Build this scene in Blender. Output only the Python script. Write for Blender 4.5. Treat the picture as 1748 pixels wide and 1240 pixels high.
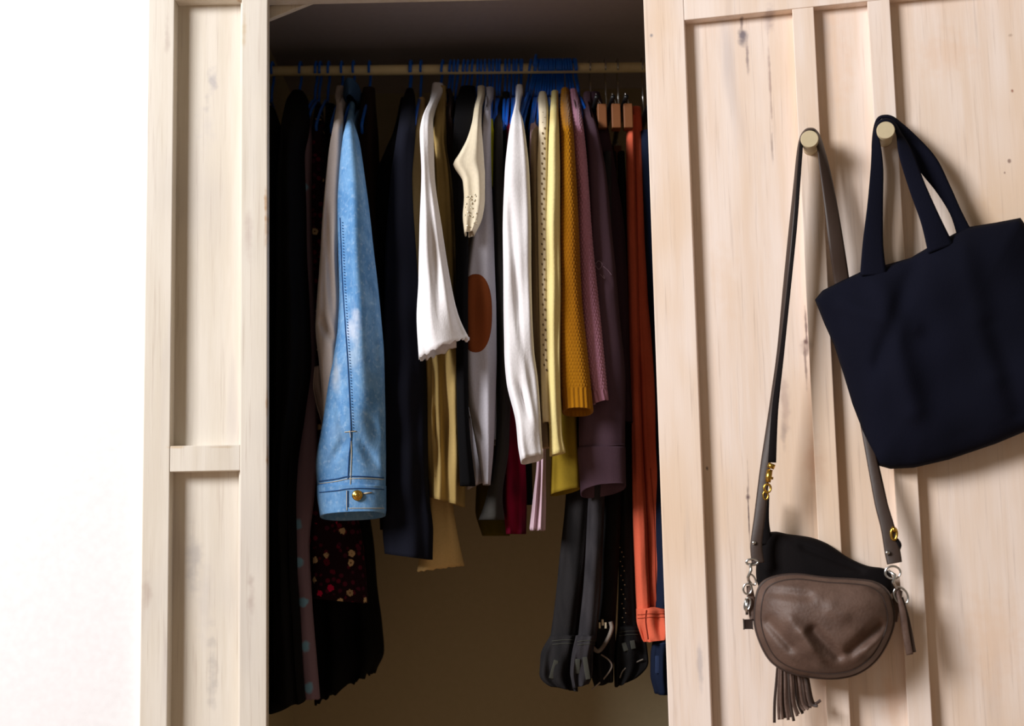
import bpy, bmesh, math, random
import numpy as np
from mathutils import Vector, Matrix
from mathutils.bvhtree import BVHTree

for o in list(bpy.data.objects): bpy.data.objects.remove(o, do_unlink=True)
SC = bpy.context.scene; COL = SC.collection
V = Vector; PI = math.pi

# ------------------------------------------------------------------ camera
F = 2428.0; W, H = 1748, 1240
CAM = V((0, -2.2, 1.10)); PITCH = math.atan(0.133); ROLL = 0.0216
fw = V((0, math.cos(PITCH), math.sin(PITCH)))
r0 = V((1, 0, 0)); u0 = V((0, -math.sin(PITCH), math.cos(PITCH)))
RT = r0 * math.cos(ROLL) - u0 * math.sin(ROLL)
UP = u0 * math.cos(ROLL) + r0 * math.sin(ROLL)
cd = bpy.data.cameras.new('camera'); cam = bpy.data.objects.new('camera', cd); COL.objects.link(cam)
cd.sensor_width = 36; cd.lens = F / W * 36; cd.clip_start = .05
M = Matrix.Identity(4)
for i in range(3):
    M[i][0] = RT[i]; M[i][1] = UP[i]; M[i][2] = -fw[i]; M[i][3] = CAM[i]
cam.matrix_world = M; SC.camera = cam
cd.dof.use_dof = True; cd.dof.focus_distance = 2.27; cd.dof.aperture_fstop = 3.2

# ------------------------------------------------------------------ world, lights, exposure
SC.view_settings.view_transform = 'Standard'; SC.view_settings.look = 'None'
SC.view_settings.gamma = 1; SC.view_settings.exposure = 0.0
SC.view_settings.use_curve_mapping = False
wd = bpy.data.worlds.new('world'); SC.world = wd; wd.use_nodes = True
wd.node_tree.nodes['Background'].inputs[0].default_value = (1.0, .82, .60, 1)
wd.node_tree.nodes['Background'].inputs[1].default_value = 0.20
def area(name, loc, target, sx, sy, power, col):
    l = bpy.data.lights.new(name, 'AREA'); l.shape = 'RECTANGLE'; l.size = sx; l.size_y = sy
    l.energy = power; l.color = col
    o = bpy.data.objects.new(name, l); COL.objects.link(o); o.location = loc
    o.rotation_euler = (V(target) - V(loc)).to_track_quat('-Z', 'Y').to_euler(); return o
area('window_daylight', (-3.3, -2.65, 2.95), (.1, .0, 1.4), 1.6, 1.5, 280, (.985, .985, 1))

# ------------------------------------------------------------------ pixel -> point helpers
def ray(px, py):
    return (fw * F + RT * (px - W / 2) + UP * (H / 2 - py)).normalized()
def P(px, py, Y):
    d = ray(px, py); return CAM + d * ((Y - CAM.y) / d.y)
X0 = P(1098, 0, 0).x
TH = math.radians(13.0)
DU = V((math.cos(TH), -math.sin(TH), 0)); DN = V((-math.sin(TH), -math.cos(TH), 0)); DO = V((X0, 0, 0))
def Q(px, py, n=0.0):                       # point on the angled door, n in front of its face
    d = ray(px, py); o = DO + DN * n
    return CAM + d * ((o - CAM).dot(DN) / d.dot(DN))
def QU(px, py): 
    p = Q(px, py); return (p - DO).dot(DU), p.z

# ------------------------------------------------------------------ mesh helpers
def mobj(name, verts, faces, mat, parent=None, smooth=True, origin=None):
    if parent is not None: org = V(parent.location)
    elif origin is not None: org = V(origin)
    else:
        a = np.array([tuple(v) for v in verts]); mn, mx = a.min(0), a.max(0)
        org = V(((mn[0] + mx[0]) / 2, (mn[1] + mx[1]) / 2, mn[2]))
    me = bpy.data.meshes.new(name)
    me.from_pydata([tuple(V(v) - org) for v in verts], [], faces)
    if smooth: me.polygons.foreach_set('use_smooth', [True] * len(me.polygons))
    me.materials.append(mat); me.update()
    o = bpy.data.objects.new(name, me); COL.objects.link(o)
    if parent is not None:
        o.parent = parent
        # grand-children: parent location is local to its own parent
    else: o.location = org
    return o
def sub(name, verts, faces, mat, part, smooth=True):     # sub-part: part sits at its thing's origin
    root = part.parent; org = V(root.location)
    o = mobj(name, verts, faces, mat, None, smooth, origin=org)
    o.parent = part; o.location = (0, 0, 0); return o
def bm_mesh(fn):
    bm = bmesh.new(); fn(bm)
    bmesh.ops.recalc_face_normals(bm, faces=bm.faces[:])
    bm.verts.index_update()
    vs = [v.co.copy() for v in bm.verts]; fs = [[v.index for v in f.verts] for f in bm.faces]
    bm.free(); return vs, fs
def thing(name, loc, label, cat, group=None):
    o = bpy.data.objects.new(name, None); o.empty_display_size = .02; COL.objects.link(o)
    o.location = loc; tag(o, label, cat, group); return o
def tag(o, label, cat, group=None):
    o['label'] = label; o['category'] = cat
    if group: o['group'] = group
    return o
def box(a, b, bev=.0, fr=None):
    """box between corners a,b; fr = (origin, X, Y, Z) frame"""
    def fn(bm):
        bmesh.ops.create_cube(bm, size=1)
        for v in bm.verts:
            v.co = V([a[i] + (v.co[i] + .5) * (b[i] - a[i]) for i in range(3)])
        if bev: bmesh.ops.bevel(bm, geom=bm.edges[:], offset=bev, segments=2, affect='EDGES', profile=.5)
    vs, fs = bm_mesh(fn)
    if fr: vs = [fr[0] + fr[1] * v.x + fr[2] * v.y + fr[3] * v.z for v in vs]
    return vs, fs
def sweep(path, rad, n=8, closed=False, flat=None):
    """tube along path; rad number or list"""
    path = [V(p) for p in path]; N = len(path); vs = []; fs = []
    rad = rad if isinstance(rad, (list, tuple)) else [rad] * N
    prev = None
    for i, p in enumerate(path):
        t = (path[(i + 1) % N] - path[i - 1]) if closed else (path[min(i + 1, N - 1)] - path[max(i - 1, 0)])
        t.normalize()
        if prev is None:
            a = V((0, 0, 1)) if abs(t.z) < .9 else V((1, 0, 0)); nrm = t.cross(a).normalized()
        else: nrm = (prev - t * prev.dot(t)).normalized()
        prev = nrm; b = t.cross(nrm)
        for k in range(n):
            an = 2 * PI * k / n; vs.append(p + (nrm * math.cos(an) + b * math.sin(an)) * rad[i])
    for i in range(N if closed else N - 1):
        j = (i + 1) % N
        for k in range(n): fs.append([i * n + k, i * n + (k + 1) % n, j * n + (k + 1) % n, j * n + k])
    if not closed: fs.append(list(range(n))[::-1]); fs.append([(N - 1) * n + k for k in range(n)])
    return vs, fs
def join(*parts):
    vs = []; fs = []
    for v, f in parts:
        k = len(vs); vs += list(v); fs += [[i + k for i in q] for q in f]
    return vs, fs
def pchip(x, y, q):
    x = np.array(x, float); y = np.array(y, float); h = np.diff(x); d = np.diff(y) / h
    m = np.zeros(len(x)); m[0] = d[0]; m[-1] = d[-1]
    for i in range(1, len(x) - 1):
        m[i] = 0 if d[i - 1] * d[i] <= 0 else 2 * d[i - 1] * d[i] / (d[i - 1] + d[i])
    i = np.clip(np.searchsorted(x, q) - 1, 0, len(h) - 1); t = (q - x[i]) / h[i]
    return ((1 + 2 * t) * (1 - t) ** 2 * y[i] + t * (1 - t) ** 2 * h[i] * m[i]
            + t * t * (3 - 2 * t) * y[i + 1] + t * t * (t - 1) * h[i] * m[i + 1])
def smooth_closed(pts, n):
    pts = np.array(pts, float); N = len(pts); out = []
    for i in range(N):
        p0, p1, p2, p3 = pts[i - 1], pts[i], pts[(i + 1) % N], pts[(i + 2) % N]
        for k in range(n):
            t = k / n
            out.append(.5 * (2 * p1 + (p2 - p0) * t + (2 * p0 - 5 * p1 + 4 * p2 - p3) * t * t + (3 * p1 - p0 - 3 * p2 + p3) * t ** 3))
    return out
def smooth_open(pts, n):
    pts = np.array(pts, float); N = len(pts); out = []
    for i in range(N - 1):
        p0, p1, p2, p3 = pts[max(i - 1, 0)], pts[i], pts[i + 1], pts[min(i + 2, N - 1)]
        for k in range(n):
            t = k / n
            out.append(.5 * (2 * p1 + (p2 - p0) * t + (2 * p0 - 5 * p1 + 4 * p2 - p3) * t * t + (3 * p1 - p0 - 3 * p2 + p3) * t ** 3))
    out.append(pts[-1]); return out

# ------------------------------------------------------------------ materials
def lin(c):
    return tuple((x / 255 / 12.92 if x / 255 <= .04045 else ((x / 255 + .055) / 1.055) ** 2.4) for x in c) + (1,)
class NT:
    def __init__(s, name, rough=.8, metal=0, spec=.3):
        s.m = bpy.data.materials.new(name); s.m.use_nodes = True; s.t = s.m.node_tree
        s.b = s.t.nodes['Principled BSDF']; s.b.inputs['Roughness'].default_value = rough
        s.b.inputs['Metallic'].default_value = metal; s.b.inputs['Specular IOR Level'].default_value = spec
        s.pos = s.n('ShaderNodeNewGeometry').outputs['Position']
    def n(s, ty, **kw):
        x = s.t.nodes.new(ty)
        for k, v in kw.items(): setattr(x, k, v)
        return x
    def put(s, a, b):
        if hasattr(a, 'is_output'): s.t.links.new(a, b)
        else: b.default_value = a
    def math(s, op, a, b=0, c=None):
        x = s.n('ShaderNodeMath', operation=op); s.put(a, x.inputs[0]); s.put(b, x.inputs[1])
        if c is not None: s.put(c, x.inputs[2])
        return x.outputs[0]
    def vm(s, op, a, b):
        x = s.n('ShaderNodeVectorMath', operation=op); s.put(a, x.inputs[0]); s.put(b, x.inputs[1])
        return x.outputs['Value'] if op in ('LENGTH', 'DOT_PRODUCT', 'DISTANCE') else x.outputs[0]
    def noise(s, scale, vec=None, detail=3, rough=.5):
        x = s.n('ShaderNodeTexNoise'); x.inputs['Scale'].default_value = scale; x.inputs['Detail'].default_value = detail
        x.inputs['Roughness'].default_value = rough; s.put(vec if vec is not None else s.pos, x.inputs['Vector']); return x.outputs['Fac']
    def mix(s, f, a, b):
        x = s.n('ShaderNodeMix', data_type='RGBA'); s.put(f, x.inputs[0]); s.put(a, x.inputs[6]); s.put(b, x.inputs[7]); return x.outputs[2]
    def ramp(s, f, lo, hi):
        x = s.n('ShaderNodeMapRange', interpolation_type='SMOOTHSTEP'); s.put(f, x.inputs[0])
        x.inputs[1].default_value = lo; x.inputs[2].default_value = hi; return x.outputs[0]
    def bump(s, h, strength, dist=.001):
        x = s.n('ShaderNodeBump'); x.inputs['Strength'].default_value = strength; x.inputs['Distance'].default_value = dist
        s.put(h, x.inputs['Height']); s.t.links.new(x.outputs[0], s.b.inputs['Normal'])
    def col(s, c): s.put(c, s.b.inputs['Base Color']); return s.m
    def blob(s, c, r, rz, soft=1.0, warp=0):           # a soft spot of colour with its own place: 1 at c, 0 beyond r / rz
        d = s.vm('SUBTRACT', s.pos, tuple(c)); d = s.vm('MULTIPLY', d, (1 / r, 0 if warp == 9 else .3 / r, 1 / rz))
        l = s.vm('LENGTH', d, (0, 0, 0))
        if s.wn is None: s.wn = s.noise(60, detail=2)
        l = s.math('ADD', l, s.math('MULTIPLY', s.math('SUBTRACT', s.wn, .5), 1.2))
        return s.ramp(l, 1.0, 1.0 - soft)
    wn = None

def wood(name, a, b, tint, marks=()):
    t = NT(name, .62, spec=.25)
    v = t.vm('MULTIPLY', t.pos, (1, 1, .07)); v2 = t.vm('MULTIPLY', t.pos, (1, 1, .03))
    g = t.noise(38, v, 5, .6); g2 = t.noise(220, v2, 3, .6); big = t.noise(5, t.vm('MULTIPLY', t.pos, (1, 1, .45)), 3)
    c = t.mix(t.ramp(g, .35, .7), lin(a), lin(b))
    c = t.mix(t.math('MULTIPLY', t.ramp(big, .45, .7), .75), c, lin(tint))
    c = t.mix(t.math('MULTIPLY', t.ramp(g2, .55, .75), .24), c, lin((150, 125, 110)))
    g3 = t.noise(16, t.vm('MULTIPLY', t.pos, (1, 1, .12)), 3)
    c = t.mix(t.math('MULTIPLY', t.ramp(g3, .62, .78), .45), c, lin((176, 166, 166)))
    for (p, r, rz, amt, cc) in marks:
        c = t.mix(t.math('MULTIPLY', t.blob(p, r, rz, .9), min(1, amt * (1.25 if r < .019 else .8))), c, lin(tuple(x * (.86 if r < .019 else 1) for x in cc)))
    t.bump(t.math('ADD', g2, t.math('MULTIPLY', g, .7)), .25, .0006)
    return t.col(c)
def fab(name, rgb, rgb2=None, scale=260, bump=.3, rough=.95, spec=.08, big=9, sheen=0, dist=.0006):
    t = NT(name, rough, spec=spec)
    rgb2 = rgb2 or tuple(x * .86 for x in rgb)
    n1 = t.noise(big, t.vm('MULTIPLY', t.pos, (2.5, 1, .6)), 2); n2 = t.noise(scale, detail=2)
    c = t.mix(t.ramp(n1, .35, .68), lin(rgb), lin(rgb2))
    c = t.mix(t.math('MULTIPLY', n2, .3), c, lin(tuple(x * .7 for x in rgb)))
    v = t.noise(scale * 2.2, t.vm('MULTIPLY', t.pos, (1, 1, .35)), 1)
    t.bump(t.math('ADD', n2, v), bump, dist)
    if sheen: t.b.inputs['Sheen Weight'].default_value = sheen
    return t.col(c)
def plain(name, rgb, rough=.5, metal=0, spec=.4, bs=0):
    t = NT(name, rough, metal, spec); n = t.noise(90, detail=2)
    c = t.mix(t.math('MULTIPLY', n, .25), lin(rgb), lin(tuple(x * .75 for x in rgb)))
    if bs: t.bump(n, bs, .0008)
    return t.col(c)

SM = []
m_wall = plain('white_wall_paint', (246, 244, 246), .9, spec=.1, bs=.1)
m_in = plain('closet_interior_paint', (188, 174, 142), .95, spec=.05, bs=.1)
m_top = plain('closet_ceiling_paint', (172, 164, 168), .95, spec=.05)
m_floor = plain('timber_floor_finish', (150, 120, 95), .5)
Pz = lambda x, y: P(x, y, 0)
left_marks = [(Pz(358, 125), .012, .035, .6, (168, 164, 178)), (Pz(348, 172), .008, .03, .6, (160, 156, 168)), (Pz(345, 215), .02, .05, .3, (185, 180, 185)),
              (Pz(325, 960), .018, .07, .4, (184, 178, 178)), (Pz(358, 1150), .012, .09, .5, (172, 165, 165)), (Pz(345, 1030), .02, .09, .35, (190, 182, 180)),
              (Pz(430, 1020), .008, .05, .4, (190, 165, 155)), (Pz(455, 370), .004, .06, .9, (196, 140, 70)), (Pz(456, 780), .003, .025, .8, (196, 140, 70)),
              (Pz(456, 690), .003, .03, .6, (200, 150, 90)), (Pz(408, 2), .006, .004, .8, (190, 130, 40)), (Pz(300, 764), .02, .004, .6, (190, 150, 80)),
              (Pz(380, 764), .03, .003, .5, (180, 150, 110)), (Pz(418, 50), .006, .05, .4, (215, 180, 120)), (Pz(252, 1010), .012, .04, .35, (200, 175, 160)),
              (Pz(287, 60), .006, .05, .35, (200, 180, 170)), (Pz(425, 400), .01, .05, .3, (205, 180, 170))]
m_woodL = wood('whitewashed_pine_cream', (222, 214, 202), (212, 202, 187), (200, 192, 184), left_marks)
qk = lambda x, y, n=-.021: Q(x, y, n)
right_marks = [(qk(1268, 62), .011, .02, .85, (150, 138, 142)), (qk(1266, 40), .004, .02, .6, (140, 120, 120)), (qk(1276, 100), .004, .035, .6, (160, 140, 140)),
               (qk(1313, 30), .012, .025, .4, (165, 145, 150)), (qk(1315, 150), .003, .09, .45, (160, 125, 120)), (qk(1318, 250), .003, .03, .45, (150, 125, 120)),
               (qk(1376, 584), .005, .006, 1.0, (110, 80, 75)), (qk(1376, 560), .003, .05, .7, (140, 115, 110)), (qk(1375, 620), .003, .05, .6, (140, 115, 110)),
               (qk(1376, 590), .014, .014, .35, (160, 130, 120)), (qk(1277, 849), .005, .006, .8, (125, 100, 100)), (qk(1278, 880), .0018, .06, .7, (110, 90, 90)), (qk(1277, 815), .0015, .04, .4, (130, 110, 110)),
               (qk(1340, 690), .01, .06, .35, (185, 150, 140)), (qk(1338, 740), .006, .04, .35, (150, 130, 130)), (qk(1390, 790), .022, .05, .45, (205, 160, 130)),
               (qk(1112, 60, 0), .004, .005, .8, (160, 155, 160)), (qk(1207, 800), .003, .005, .7, (110, 95, 95)), (qk(1195, 1140, 0), .006, .05, .35, (180, 172, 178)),
               (qk(1728, 155), .003, .004, .7, (160, 90, 60)), (qk(1725, 60), .006, .004, .4, (160, 120, 90)), (qk(1723, 275), .003, .004, .6, (130, 95, 85)), (qk(1715, 295), .002, .003, .6, (130, 95, 85)),
               (qk(1610, 90), .06, .05, .35, (222, 180, 145)), (qk(1430, 100), .03, .12, .35, (222, 182, 150)), (qk(1240, 480), .03, .08, .3, (222, 190, 160)),
               (qk(1680, 400), .05, .08, .3, (220, 178, 135)), (qk(1700, 1100), .06, .1, .3, (220, 178, 140)), (qk(1520, 1200), .02, .05, .35, (215, 165, 130))]
m_woodR = wood('whitewashed_pine_pink', (234, 218, 207), (226, 204, 186), (222, 194, 166), right_marks)
m_rod = plain('pale_rod_wood', (235, 215, 165), .5)
m_blue = plain('blue_hanger_plastic', (8, 98, 212), .35, spec=.5)
m_chrome = plain('polished_steel', (205, 205, 205), .22, 1)
m_gold = plain('brass', (205, 165, 75), .25, 1)
m_clip = plain('clip_wood', (122, 72, 34), .6)
m_blkpl = plain('black_plastic', (18, 18, 20), .4)
m_knob = plain('knob_wood', (200, 184, 150), .55, bs=.2)

# ------------------------------------------------------------------ the setting
def struct(name, vf, mat, parent=None, smooth=False):
    o = mobj(name, vf[0], vf[1], mat, parent, smooth)
    if parent is None: o['kind'] = 'structure'
    return o
xl_ = P(255, 0, 0).x; xl2 = P(240, 1240, 0).x; XD0 = (xl_ + xl2) / 2
XD1 = (P(458, 0, 0).x + P(456, 1240, 0).x) / 2
ZC = 2.065; YB = .70
print('door L', xl_, xl2, 'jamb', P(458, 0, 0).x, P(456, 1240, 0).x, 'R', X0, Q(1142, 1240).x)
print('rail slope', Q(1168, 35).z, Q(1350, 15).z, Q(1470, 2).z, 'batten', QU(1388, 13)[0], QU(1437, 930)[0], QU(1454, 1240)[0], QU(1520, 10), QU(1590, 1240))
struct('floor', box((-3, -3.6, -.05), (2.2, YB + .05, 0)), m_floor)
struct('wall_left', box((-3, .008, 0), (XD0 + .01, .10, 2.7)), m_wall)
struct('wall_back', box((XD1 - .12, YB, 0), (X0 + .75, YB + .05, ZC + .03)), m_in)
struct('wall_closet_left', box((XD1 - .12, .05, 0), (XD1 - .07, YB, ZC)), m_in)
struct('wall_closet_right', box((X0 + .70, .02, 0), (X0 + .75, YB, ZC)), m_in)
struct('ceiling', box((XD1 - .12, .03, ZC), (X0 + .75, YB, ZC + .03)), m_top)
zh = P(620, -6, 0.0).z
struct('trim_1', box((XD0, .002, zh), (X0 + .30, .03, 2.7), .002), m_woodL)          # header over the opening
a = P(440, 34, .03); b = P(545, -8, .03)
dv = (b - a).normalized(); nv = V((-dv.z, 0, dv.x))
struct('trim_2', box((0, -.006, -.004), ((b - a).length, .006, .016), .001, (a + V((0, .01, 0)), dv, V((0, 1, 0)), nv)), m_woodL)

def door_parts(root, fr, pieces, mat):
    for (nm, u0_, u1_, z0, z1, n0, n1, bev) in pieces:
        vf = box((u0_, n0, z0), (u1_, n1, z1), bev, fr)
        struct(nm, vf, mat, root)
# left door (cream)
dl = bpy.data.objects.new('door_1', None); COL.objects.link(dl); dl.location = (XD0, 0, 0); dl['kind'] = 'structure'
s1 = (P(298, 2, 0).x + P(288, 1240, 0).x) / 2; s2 = (P(413, 2, 0).x + P(410, 1240, 0).x) / 2
fr = (V((0, 0, 0)), V((1, 0, 0)), V((0, -1, 0)), V((0, 0, 1)))
zr1 = P(350, 761, 0).z; zr0 = P(350, 805, 0).z; zt = P(350, 1, 0).z
DT = .006
door_parts(dl, fr, [('stile', XD0, s1, .05, 2.25, -.03, DT, .0015), ('stile', s2, XD1, .05, 2.25, -.014, DT, .0015),
                    ('rail', s1, s2, zt, 2.25, -.03, DT - .001, .0012), ('rail', s1, s2, zr0, zr1, -.03, DT - .001, .0012), ('rail', s1, s2, .05, .2, -.03, DT - .001, .0012),
                    ('panel', s1 - .002, s2 + .002, zr1 - .002, zt + .002, -.028, DT - .026, 0), ('panel', s1 - .002, s2 + .002, .19, zr0 + .002, -.028, DT - .026, 0)], m_woodL)
# thin bead along the right edge of each panel
struct('bead', join(box((s2 - .0035, DT - .027, zr1), (s2, DT - .010, zt), .001, fr), box((s2 - .0035, DT - .027, .2), (s2, DT - .010, zr0), .001, fr)), m_woodL, dl)
# angled right door
dr = bpy.data.objects.new('door_2', None); COL.objects.link(dr); dr.location = (X0, 0, 0); dr['kind'] = 'structure'
frR = (DO, DU, DN, V((0, 0, 1)))
uS = (QU(1168, 35)[0] + QU(1215, 1240)[0]) / 2
b1a = QU(1352, 17)[0]; b1b = (QU(1388, 13)[0] + QU(1437, 930)[0]) / 2
b2a = (QU(1480, 2)[0] + QU(1551, 1240)[0]) / 2; b2b = (QU(1521, 10)[0] + QU(1590, 1240)[0]) / 2
zT = (Q(1168, 35).z + Q(1350, 15).z + Q(1470, 2).z) / 3
UE = QU(1950, 600)[0]
pd = -.021
door_parts(dr, frR, [('stile', 0, uS, .05, 2.35, -.035, 0, .0015), ('stile', b1a, b1b, .05, zT, -.035, -.001, .0012), ('stile', b2a, b2b, .05, zT, -.035, -.001, .0012), ('stile', UE - .07, UE, .05, 2.35, -.035, 0, .0015),
                     ('rail', uS, UE - .07, zT, 2.35, -.035, -.0005, .0012), ('rail', uS, UE - .07, .05, .17, -.035, -.0005, .0012),
                     ('panel', uS - .002, b1a + .002, .16, zT + .002, -.033, pd, 0), ('panel', b1b - .002, b2a + .002, .16, zT + .002, -.033, pd, 0), ('panel', b2b - .002, UE - .069, .16, zT + .002, -.033, pd, 0)], m_woodR)
PEG = []
for (px, py) in ((1382, 237), (1512, 222)):
    c = Q(px, py, .055); path = [c - DN * .056, c - DN * .05, c - DN * .002, c]
    vf = sweep(path, [.011, .0105, .0135, .0125], 24)
    o = struct('peg', vf, m_knob, dr, True); PEG.append(c)
    o.data.polygons.foreach_set('use_smooth', [len(p.vertices) == 4 for p in o.data.polygons])
# hanging rod with end sockets
RY = .36
ra = P(440, 122, RY); rb = P(1150, 114.5, RY); dd = (rb - ra).normalized()
RA = ra - dd * .09; RB = ra + dd * (X0 + .69 - ra.x)
rod = thing('hanging_rod', RA, 'pale wooden hanging rod running across the top of the open wardrobe', 'rod')
mobj('pole', *sweep([RA + (RB - RA) * (i / 6) for i in range(7)], .0095, 20), m_rod, rod)
for e in (RA, RB): mobj('socket', *sweep([e - dd * .004, e + dd * .008], .017, 20), m_chrome, rod)
def rodpt(x): return RA + dd * ((x - RA.x) / dd.x)

# ------------------------------------------------------------------ hangers
def arc(cx, cz, r, a0, a1, n): return [(cx + r * math.cos(math.radians(a0 + (a1 - a0) * i / n)), cz + r * math.sin(math.radians(a0 + (a1 - a0) * i / n))) for i in range(n + 1)]
HR = .0165
def hook2d(zn):   # in (y,z) relative to rod centre
    p = arc(0, 0, HR, 215, -20, 12)           # behind tip over the top to the front
    p += [(HR * .8, -.018), (.003, -.03), (0, -.042), (0, zn)]
    return p
def blue_hanger_meshes():
    zn = -.062
    hk = [V((0, y, z)) for y, z in hook2d(zn)]
    body = [V((0, y, z)) for y, z in [(0, -.060), (-.03, -.068), (-.08, -.100), (-.125, -.136), (-.136, -.148), (-.130, -.158), (-.1, -.160), (0, -.160), (.1, -.160), (.150, -.160), (.158, -.152), (.145, -.140), (.10, -.112), (.03, -.068)]]
    return sweep(hk, .0025, 8), sweep(body, .0028, 8, True)
HB = blue_hanger_meshes(); hb_me = []
for nm, vf in (('hook', HB[0]), ('arms', HB[1])):
    me = bpy.data.meshes.new(nm); me.from_pydata([tuple(v) for v in vf[0]], [], vf[1]); me.polygons.foreach_set('use_smooth', [True] * len(me.polygons)); me.materials.append(m_blue); hb_me.append(me)
def blue_hanger(px_top, px_bot, label, group=None, up=0, twist=0.0):
    a = P(px_top, 97, RY); b = P(px_bot, 160, RY); c = rodpt(a.x + (b.x - a.x) * .35)
    o = thing('clothes_hanger', c + V((0, 0, up)), label, 'hanger', group)
    lean = math.atan2(a.x - b.x, a.z - b.z)
    o.rotation_euler = (0, lean, twist)
    for me in hb_me:
        h = bpy.data.objects.new(me.name, me); COL.objects.link(h); h.parent = o
    return o
def clip_hanger(px, py_clip, dpx, label):
    c = rodpt(P(px, 118, RY).x)
    o = thing('trouser_hanger', c, label, 'hanger')
    zn = -.100
    L = lambda pts: [c + V(p) for p in pts]
    mobj('hook', *sweep(L([(0, y, z) for y, z in hook2d(zn)]), .0016, 8), m_chrome, o)
    mobj('bar', *sweep(L([(0, -.17, zn - .012), (0, -.05, zn - .002), (0, 0, zn), (0, .05, zn - .002), (0, .17, zn - .012)]), [.004, .005, .007, .005, .004], 10), m_blkpl, o)
    for yy in (-.14, .12):
        k = mobj('clamp', *box(tuple(c + V((-.008 + dpx, yy - .012, zn - .062))), tuple(c + V((.008 + dpx, yy + .012, zn - .018))), .0015), m_clip, o, False)
        sub('wire_loop', *sweep(L([(dpx, yy, zn - .022), (dpx * .5 - .004, yy + .002, zn - .008), (.001, yy, zn + .004), (.005, yy - .002, zn - .010), (dpx + .004, yy, zn - .022)]), .0012, 6), m_chrome, k)
    return o

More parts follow.
